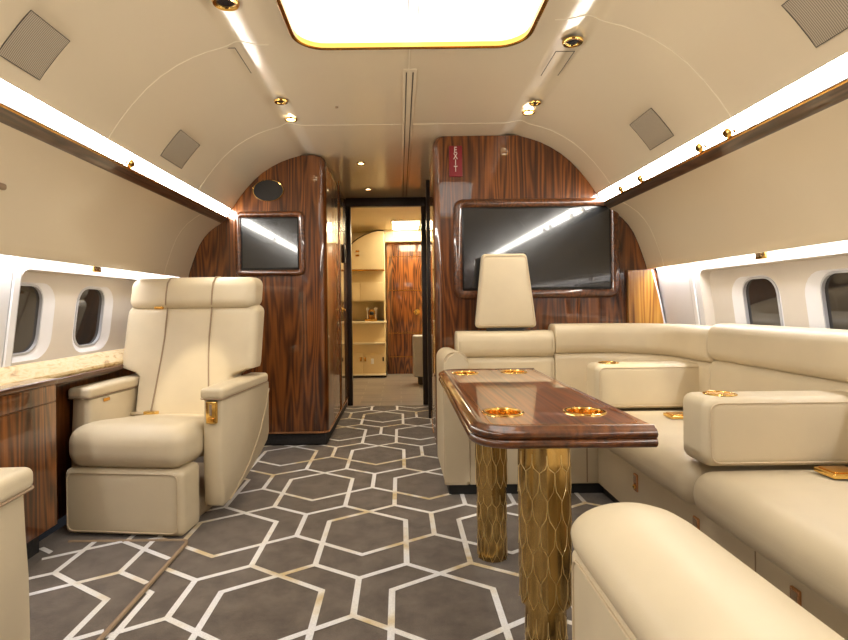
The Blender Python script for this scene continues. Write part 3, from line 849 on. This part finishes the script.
# ------------------------------------------------------------------ club chair
def seamline(name, pts, parent, r=.0035, mat='seam'):
    b = BM(); tube(b, pts, r, 6); return obj(name, b, M[mat], parent)
def make_chair(label):
    # local frame: x across, -y front, origin on the floor under the middle of the front edge
    t = thing('club_chair', label, 'armchair')
    L = M['leather']
    b = BM(); rb(b, -.255, .255, .13, .80, 0, .11, .02); obj('base', b, M['piping'], t)
    # leg rest
    b = BM(); rb(b, -.292, .296, -.03, .150, .006, .312, .030, (0, .004, 0)); o = obj('leg_rest', b, L, t)
    b = BM()
    loop = [(x, -.033, z) for x, z in rrect(-.270, .270, .026, .296, .03, 5)]
    tube(b, loop, .0035, 6, True); obj('piping', b, M['piping'], o)
    # seat cushion
    def slope(q): return (q.x, q.y, q.z-.05*max(0, (q.y-.12))/.4)
    b = BM(); rb(b, -.285, .303, -.045, .62, .314, .505, .075, (0, .012, .018), n=8, k=5, warp=lambda q: (q.x*(1 if q.y < .17 else max(.90, 1-.1*(q.y-.17)/.05)), q.y, q.z-.05*max(0, (q.y-.1))/.4))
    o = obj('seat_cushion', b, L, t)
    # arms
    for s in (-1, 1):
        b = BM()
        prof = [(.165, .09), (.19, .075), (.24, .082), (.45, .125), (.68, .19), (.80, .245), (.83, .29), (.835, .60), (.175, .60), (.168, .50), (.158, .40), (.155, .25)]
        x0, x1 = (.300, .400) if s > 0 else (-.400, -.296)
        secs = []
        for x, ins in ((x0, .012), (x0+.012, 0), (x1-.012, 0), (x1, .012)):
            cy, cz = .52, .36
            secs.append([(x, p[0]+(cy-p[0])/abs(cy-p[0])*ins if abs(cy-p[0]) > .02 else p[0], p[1]+(ins if p[1] < .3 else 0)) for p in prof])
        loft(b, secs, True, True)
        a = obj('arm', b, L, t, smooth=50)
        b = BM(); rb(b, x0-.010, x1+.010, .15, .80, .606, .662, .020, (0, 0, .004)); c = obj('arm_pad', b, L, a)
        b = BM(); tube(b, [(p[0], p[1], .610) for p in rrect(x0-.009, x1+.009, .151, .799, .020, 4)], .0035, 6, True); obj('piping', b, M['seam'], a)
        xo = x1 if s > 0 else x0
        b = BM(); tube(b, [(xo+s*.001, .826, .56), (xo+s*.001, .76, .45), (xo+s*.001, .66, .32), (xo+s*.001, .50, .20), (xo+s*.001, .33, .115), (xo+s*.001, .24, .088)], .0035, 6); obj('piping', b, M['piping'], a)
    # latch plate in the front of one arm
    b = BM(); box(b, .322, .376, .150, .172, .490, .598, .005); o = lab(obj('control_plate', b, M['gold'], t), 'gold recline latch in the front of the arm')
    b = BM(); box(b, .341, .354, .147, .152, .530, .585, .002); obj('slot', b, M['seam'], o)
    b = BM(); box(b, .332, .366, .143, .152, .500, .520, .003); obj('lever', b, M['golddeep'], o)
    b = BM(); box(b, -.288, -.284, .26, .31, .575, .592, .001); lab(obj('badge', b, M['golddeep'], t), 'tiny gold emblem on the inner arm')
    # back: three upholstered channels, reclined
    tilt = lambda q: (q.x, q.y + .22*(q.z-.42), q.z)
    def wide(q):
        # narrow between the arms, winged above them
        k = 1.0 if q.z > .715 else .71
        if .68 < q.z <= .715: k = .71+(.29)*(q.z-.68)/.035
        return tilt(Vector((q.x*k, q.y, q.z)))
    b = BM()
    rb(b, -.405, .405, .50, .66, .40, 1.075, .05, (0, .012, 0), n=24, k=4, warp=wide)
    o = obj('backrest', b, L, t)
    def bk(x, z): return tilt(Vector((x, .4975-.010*max(0, 1-(x/.4)**2), z)))
    for s in (-1, 1):
        pts = []
        for i in range(12):
            z = 1.06-.62*i/11
            x = s*(.135 + .04*max(0, (i-3)/8)**1.3)
            yy = tilt(Vector((x, .494-.006, z)))
            pts.append(yy)
        seamline('seam', pts, o, .0042)
    b = BM(); rb(b, -.385, .385, .475, .66, 1.055, 1.235, .05, (0, .010, .006), n=8, k=4, warp=tilt); o = obj('headrest', b, L, t)
    for s in (-1, 1):
        seamline('seam', [tilt(Vector((s*.14, .470, 1.075))), tilt(Vector((s*.14, .464, 1.15))), tilt(Vector((s*.14, .468, 1.205))), tilt(Vector((s*.14, .495, 1.237))), tilt(Vector((s*.14, .56, 1.242)))], o, .0042)
    b = BM(); rb(b, -.155, -.105, .515, .54, 1.052, 1.068, .006, n=1); lab(obj('loop', b, M['golddeep'], t), 'small gold loop under the headrest')
    # seat belt
    b = BM(); rb(b, -.20, -.125, .47, .51, .462, .482, .006, n=1); lab(obj('belt_buckle', b, M['gold'], t), 'gold seat belt buckle')
    b = BM(); rb(b, -.30, -.19, .50, .535, .455, .470, .005, n=1); obj('belt', b, M['piping'], t)
    return t
chair = make_chair('cream leather club seat facing the camera beside the left windows')
chair2 = copy_tree(chair)
chair2['label'] = 'cream leather club seat at the near left corner, only its arm in view'
TH = math.radians(-6)
chair.location = (-1.575+.283*math.cos(TH), 2.556+.283*math.sin(TH), 0); chair.rotation_euler.z = TH
for c_ in (chair, chair2): c_['group'] = 'cream club seats'
chair2.location = (-1.322, 1.455, .0145); chair2.rotation_euler.z = PI+math.radians(4)

# ------------------------------------------------------------------ L shaped sofa
t = thing('corner_sofa', 'cream leather L-shaped corner sofa along the right wall and below the television', 'sofa', (1.2, 2.4, 0))
SO = t
L = M['leather']
YS = .30
# base skirts
b = BM(); box(b, .375, 1.10, 2.985, 3.60, .06, .335, .006); box(b, 1.085, 1.62, YS, 3.60, .06, .335, .006); obj('base', b, L, t)
b = BM(); box(b, .262, 1.13, 3.01, 3.60, 0, .062); box(b, 1.12, 1.6, YS, 3.58, 0, .062); obj('plinth', b, M['black'], t)
b = BM()
obj('skirt_seam', box(BM(), 1.083, 1.087, 1.66, 1.664, .07, .33), M['seam'], t)
obj('skirt_seam', box(BM(), 1.02, 1.026, 2.981, 2.987, .07, .33), M['seam'], t)
# seat cushions
def nose(q): return q
b = BM(); rb(b, .375, 1.66, 2.945, 3.50, .315, .475, .07, (0, .01, .012), n=8, k=5); obj('seat_cushion', b, L, t)
for (y0, y1) in ((1.915, 2.94), (.90, 1.91), (YS, .895)):
    b = BM(); rb(b, 1.0, 1.66, y0, y1, .315, .478, .075, (.006, 0, .012), n=8, k=5); o = obj('seat_cushion', b, L, t)
# backs : path runs along the bulkhead then turns toward the camera
RC = .34
def back_path(a, b_):
    """a,b: distances along the run"""
    p0 = (.36, 3.44); L1 = 1.60-RC-p0[0]; La = PI/2*RC
    pts = []
    N = 40
    for i in range(N+1):
        d = a+(b_-a)*i/N
        if d <= L1: pts.append((p0[0]+d, p0[1]))
        elif d <= L1+La:
            th = (d-L1)/RC
            pts.append((1.60-RC+RC*math.sin(th), p0[1]-RC+RC*math.cos(th)))
        else: pts.append((1.60, p0[1]-RC-(d-L1-La)))
    return pts
def roundprof(o0, o1, z0, z1, r, n=5):
    return rrect(o0, o1, z0, z1, r, n)
S1 = .98-.36; L1 = 1.60-RC-.36; LA = PI/2*RC
S2 = L1+LA+(3.10-2.78)
runs = [(0.0, S1-.003), (S1+.003, S2-.003), (S2+.003, S2+1.05), (S2+1.056, L1+LA+2.82)]
def cush(bm, a, b_, prof):
    """sweep with softened ends"""
    pts = back_path(a, b_)
    oc = sum(p[0] for p in prof)/len(prof); zc = sum(p[1] for p in prof)/len(prof)
    N = len(pts); secs = []
    for i, p in enumerate(pts):
        q = pts[min(i+1, N-1)]; o_ = pts[max(i-1, 0)]
        d = Vector((q[0]-o_[0], q[1]-o_[1])).normalized(); nrm = Vector((d.y, -d.x))
        secs.append((Vector(p), d, nrm))
    out = []
    E = [(0, .955), (.003, .982), (.007, 1.0), (.02, 1.0)]
    for dd, sc in E:
        p, d, nrm = secs[0]; out.append((p+d*dd, nrm, sc))
    for p, d, nrm in secs[1:-1]: out.append((p, nrm, 1.))
    for dd, sc in reversed(E):
        p, d, nrm = secs[-1]; out.append((p-d*dd, nrm, sc))
    rows = []
    for p, nrm, sc in out:
        rows.append([(p.x+nrm.x*(oc+(o-oc)*sc), p.y+nrm.y*(oc+(o-oc)*sc), zc+(z-zc)*sc) for o, z in prof])
    loft(bm, rows, True, True)
    return bm
# offsets: right of travel = toward the seat
for i, (a, b_) in enumerate(runs):
    top = .885 if i == 0 else .925 if i == 1 else .945
    low = .715 if i == 0 else .735 if i == 1 else .755
    b = BM(); cush(b, a, b_, roundprof(-.165, .025, low, top, .062)); obj('back_bolster', b, L, t, smooth=60)
    b = BM(); cush(b, a, b_, roundprof(-.14, .012, .43, low+.005, .04)); obj('back_cushion', b, L, t, smooth=60)
# left arm
b = BM()
prism(b, [(x, z) for x, z in rrect(.238, .372, .065, .795, [.012, .062, .062, .012], 8)], lambda p: (p[0], 2.975, p[1]), lambda p: (p[0], 3.60, p[1]-.02))
bmesh.ops.bevel(b, geom=[e for e in b.edges if abs(e.verts[0].co.y-2.975) < 1e-4 and abs(e.verts[1].co.y-2.975) < 1e-4], offset=.014, segments=3, affect='EDGES')
arm_ = obj('arm', b, L, t, smooth=50)
b = BM(); tube(b, [(x, 2.985, z) for x, z in rrect(.2372, .3728, .064, .7955, [.012, .062, .062, .012], 8)], .003, 6, True); obj('piping', b, M['piping'], arm_)
# fold-down centre arms with cup holders
def cup(bm_ring, bm_bowl, x, y, z, r, depth):
    lathe(bm_ring, [(r*.86, -.001), (r*.88, .003), (r*.97, .004), (r*1.04, .002), (r*1.05, -.001)], (x, y, z), 36)
    lathe(bm_bowl, [(r*.88, .001), (r*.84, -depth*.4), (r*.78, -depth), (0, -depth)], (x, y, z), 36)
def fold_arm(x0, x1, y0, y1, z0, z1, cx):
    bt = BM()
    rb(bt, x0, x1, y0, y1, z0, z1, .035, (0, .004, 0), n=5, k=4)
    # opening for the cup
    fs = [f for f in bt.faces if f.normal.z > .98 and all(abs(v.co.z-z1) < .002 for v in f.verts)]
    a = obj('fold_down_arm', bt, L, SO)
    cy = (y0+y1)/2
    for yy in (y0+.004,):
        bb = BM(); tube(bb, [(x, yy-.003, z) for x, z in rrect(x0+.02, x1-.012, z0+.018, z1-.018, .03, 5)], .003, 6, True); obj('piping', bb, M['piping'], a)
    r1, r2 = BM(), BM(); cup(r1, r2, cx, cy, z1+.0015, .052, .0002)
    c = lab(obj('cup_holder', r1, M['gold'], a), 'gold cup holder ring')
    obj('cup_liner', r2, M['amber'], c)
fold_arm(1.03, 1.66, 1.83, 2.0, .492, .730, 1.13)
fold_arm(1.04, 1.635, 2.88, 3.05, .488, .728, 1.14)
# raised headrest in front of the television
def trap(q):
    z = (q.z-.905)/.48
    return (.68+(q.x-.68)*(1-.27*z)*1.0, q.y+.07*(q.z-.9), q.z)
b = BM(); rb(b, .482, .880, 3.455, 3.535, .905, 1.385, .03, (0, .008, 0), n=8, k=4, warp=trap); h = lab(obj('headrest', b, L, t), 'raised trapezoid headrest pad')
b = BM(); tube(b, [trap(Vector((x, 3.4545, z))) for x, z in rrect(.498, .864, .92, 1.370, .03, 5)], .003, 6, True); obj('piping', b, M['piping'], h)
b = BM(); box(b, .56, .80, 3.48, 3.52, .86, .915, .005); obj('bracket', b, M['black'], h)
# buckles and skirt latches
for (x, y) in ((1.37, 2.66), (1.43, 1.755)):
    b = BM(); rb(b, x-.06, x+.045, y-.045, y+.045, .490, .506, .004, n=1); o = lab(obj('belt_buckle', b, M['gold'], t), 'gold seat belt buckle')
    b = BM(); box(b, x-.05, x+.035, y-.035, y+.035, .506, .510, .001); obj('buckle_flap', b, M['golddeep'], o)
for y in (1.99, 1.49, 2.50):
    b = BM(); box(b, 1.077, 1.087, y-.018, y+.018, .185, .265, .003); o = lab(obj('skirt_latch', b, M['copper'], t), 'small rose gold latch on the skirt')
    b = BM(); box(b, 1.0755, 1.078, y-.012, y+.012, .225, .258, .001); obj('latch_slot', b, M['seam'], o)
    b = BM(); box(b, 1.070, 1.078, y-.010, y+.010, .198, .214, .002); obj('latch_pull', b, M['gold'], o)

# ------------------------------------------------------------------ foreground bench arm
t = thing('bench', 'narrow cream leather bench arm with a domed top in the near right foreground', 'bench', (.525, .8, 0))
b = BM()
dome = []
for i in range(25):
    a = PI*i/24
    dome.append((.525+.142*math.cos(a)*(1 if abs(math.cos(a)) < 1 else 1), .520+.080*math.sin(a)))
prof = dome+[(.387, .50), (.395, .488), (.655, .488), (.663, .50)]
secs = []
for y, k, dz in ((.25, 1, 0), (1.10, 1, 0), (1.19, .995, 0), (1.24, .97, .004), (1.275, .91, .012), (1.30, .80, .024), (1.314, .62, .04), (1.32, .40, .055)):
    secs.append([(.525+(p[0]-.525)*k, y, .49+(p[1]-.49)*(1-dz/.11*1.0)) for p in prof])
loft(b, secs, True, True); obj('cushion', b, L, t, smooth=60)
b = BM(); rb(b, .392, .658, .25, 1.27, .03, .492, .02); o = obj('body', b, L, t)
b = BM(); tube(b, [(.391, y, z) for y, z in rrect(.30, 1.245, .07, .475, .03, 4)], .0035, 6, True); obj('piping', b, M['piping'], o)
b = BM(); box(b, .41, .64, .26, 1.25, 0, .032); obj('plinth', b, M['black'], t)

# ------------------------------------------------------------------ dining table
t = thing('table', 'glossy walnut table with gold cup holders on two gold feather-patterned columns', 'table', (.42, 2.1, 0))
TX0, TX1, TY0, TY1, TZ = .232, .692, 1.495, 2.80, .72
cups = [(.318, 1.69), (.572, 1.685), (.318, 2.665), (.562, 2.69)]
CR = .060
outl = rrect(TX0, TX1, TY0, TY1, [.004, .004, .05, .07], 6)
holes = [[(x+CR*math.cos(2*PI*k/32), y+CR*math.sin(2*PI*k/32)) for k in range(32)] for x, y in cups]
b = BM()
fill(b, [outl]+holes, lambda p: (p[0], p[1], TZ), (0, 0, 1))
for H in holes: loft(b, [[(x, y, TZ) for x, y in H], [(x, y, TZ-.012) for x, y in H]], True)
fill(b, [rrect(TX0+.001, TX1-.001, TY0+.001, TY1-.001, [.004, .004, .05, .07], 6)], lambda p: (p[0], p[1], TZ-.055), (0, 0, -1))
loft(b, [[(x, y, TZ) for x, y in outl], [(x, y, TZ-.055) for x, y in outl]], True)
obj('tabletop', b, M['wood_table'], t, norm=False, smooth=30)
# moulding on three sides
pth = [(TX1, TY0)]+list(reversed(rrect(TX0, TX1, TY0, TY1, [.004, .004, .05, .07], 6)[14:28]))+[(TX1, TY1)]
mp = [(.0, .002), (-.010, .004), (-.018, .003), (-.022, -.002), (-.030, -.004), (-.038, -.010), (-.040, -.018), (-.036, -.026), (-.030, -.029), (-.036, -.032), (-.040, -.040), (-.037, -.049), (-.028, -.055), (-.010, -.057), (.0, -.056)]
b = BM(); sweep(b, pth, [(o, TZ+z) for o, z in mp]); obj('edge_moulding', b, M['wood_mould'], t, smooth=50)
# fine inlay lines on the top
b = BM()
ins = .022
tubep = [(x, y, TZ+.0002) for x, y in rrect(TX0+ins, TX1-ins, TY0+ins, TY1-ins, .03, 5)]
sweep(b, [(p[0], p[1]) for p in tubep], [(0, TZ+.0003), (.0025, TZ+.0003), (.0025, TZ+.0008), (0, TZ+.0008)], closed=True); obj('inlay_line', b, M['golddeep'], t)
for x, y in cups:
    r1, r2 = BM(), BM(); cup(r1, r2, x, y, TZ+.001, .063, .048)
    c = lab(obj('cup_holder', r1, M['gold'], t), 'gold cup holder ring')
    # ribbed liner
    for v in r2.verts:
        pass
    obj('cup_liner', r2, M['golddeep'], c)
    b = BM()
    for k in range(20):
        a = 2*PI*k/20
        tube(b, [(x+.0535*math.cos(a), y+.0535*math.sin(a), TZ-.003), (x+.0495*math.cos(a), y+.0495*math.sin(a), TZ-.044)], .003, 5)
    obj('cup_ribs', b, M['gold'], c)
# small louvre slots in the top
# columns with overlapping feather scales
def feather_column(cx, cy, tiers):
    """tiers: list of (z0, z1, r)"""
    b = BM()
    lathe(b, [(0, tiers[0][0]), (tiers[0][2], tiers[0][0])] + [q for z0, z1, r in tiers for q in ((r, z0), (r, z1))] + [(0, tiers[-1][1])], (cx, cy, 0), 48)
    col = obj('column', b, M['gold_col'], t, smooth=40)
    b = BM(); b2 = BM()
    for z0, z1, r in tiers:
        n = 11
        rows = max(2, int((z1-z0)/.075))
        dz = (z1-z0)/rows
        for ri in range(rows):
            for k in range(n):
                a0 = 2*PI*(k+(.5 if ri % 2 else 0))/n
                half = PI/n*.98
                zt = z0+dz*(ri+2.0); zb = z0+dz*(ri+.05*random.random())
                zt = min(zt, z1)
                # feather: rounded lower tip, slightly proud of the tube
                rowsN = 7; grid = []
                for i in range(rowsN):
                    u = i/(rowsN-1)
                    z = zb+(zt-zb)*u
                    w = half*min(1, math.sqrt(max(0, 1-(1-min(1, u/.42))**2)))
                    lift = .0028*(1-u)+.0004
                    row = []
                    for j in range(5):
                        v = -1+2*j/4
                        a = a0+v*max(w, .01)
                        rr = r+lift+.0012*(1-v*v)
                        row.append((cx+rr*math.cos(a), cy+rr*math.sin(a), z))
                    grid.append(row)
                loft(b, grid)
                edge = [g[0] for g in reversed(grid[:5])]+[grid[0][2]]+[g[4] for g in grid[:5]]
                tube(b2, edge, .0011, 5)
    obj('feather_edges', b2, M['gold_edge'], col)
    f = obj('feather_scales', b, M['gold_col'], col, norm=True, smooth=70)
    return col
M['gold_col'] = metal('gilded_feather', (.56, .37, .13), .20)
M['gold_edge'] = metal('gilded_feather_edge', (1.0, .80, .42), .30)
feather_column(.410, 1.56, [(0, .205, .056), (.205, .664, .071)])
feather_column(.375, 2.27, [(0, .30, .059), (.30, .664, .063)])

# ------------------------------------------------------------------ lights, world, camera
w = bpy.data.worlds.new('night'); scn.world = w; w.use_nodes = True
w.node_tree.nodes['Background'].inputs['Color'].default_value = (.02, .02, .022, 1)
w.node_tree.nodes['Background'].inputs['Strength'].default_value = .4
cam = bpy.data.cameras.new('camera'); co = bpy.data.objects.new('camera', cam); COL.objects.link(co)
co.location = (0, 0, 1.06); co.rotation_euler = (PI/2, math.radians(.7), 0)
cam.sensor_width = 36; cam.lens = 540/848*36; cam.shift_x = 24/848; cam.shift_y = -15/848; cam.clip_start = .02
scn.camera = co
scn.view_settings.view_transform = 'Standard'; scn.view_settings.look = 'None'
scn.view_settings.exposure = 0.69; scn.view_settings.gamma = 1
scn.view_settings.use_curve_mapping = False
scn.cycles.max_bounces = 10; scn.cycles.diffuse_bounces = 5; scn.cycles.glossy_bounces = 5
scn.cycles.sample_clamp_indirect = 6; scn.cycles.caustics_reflective = False
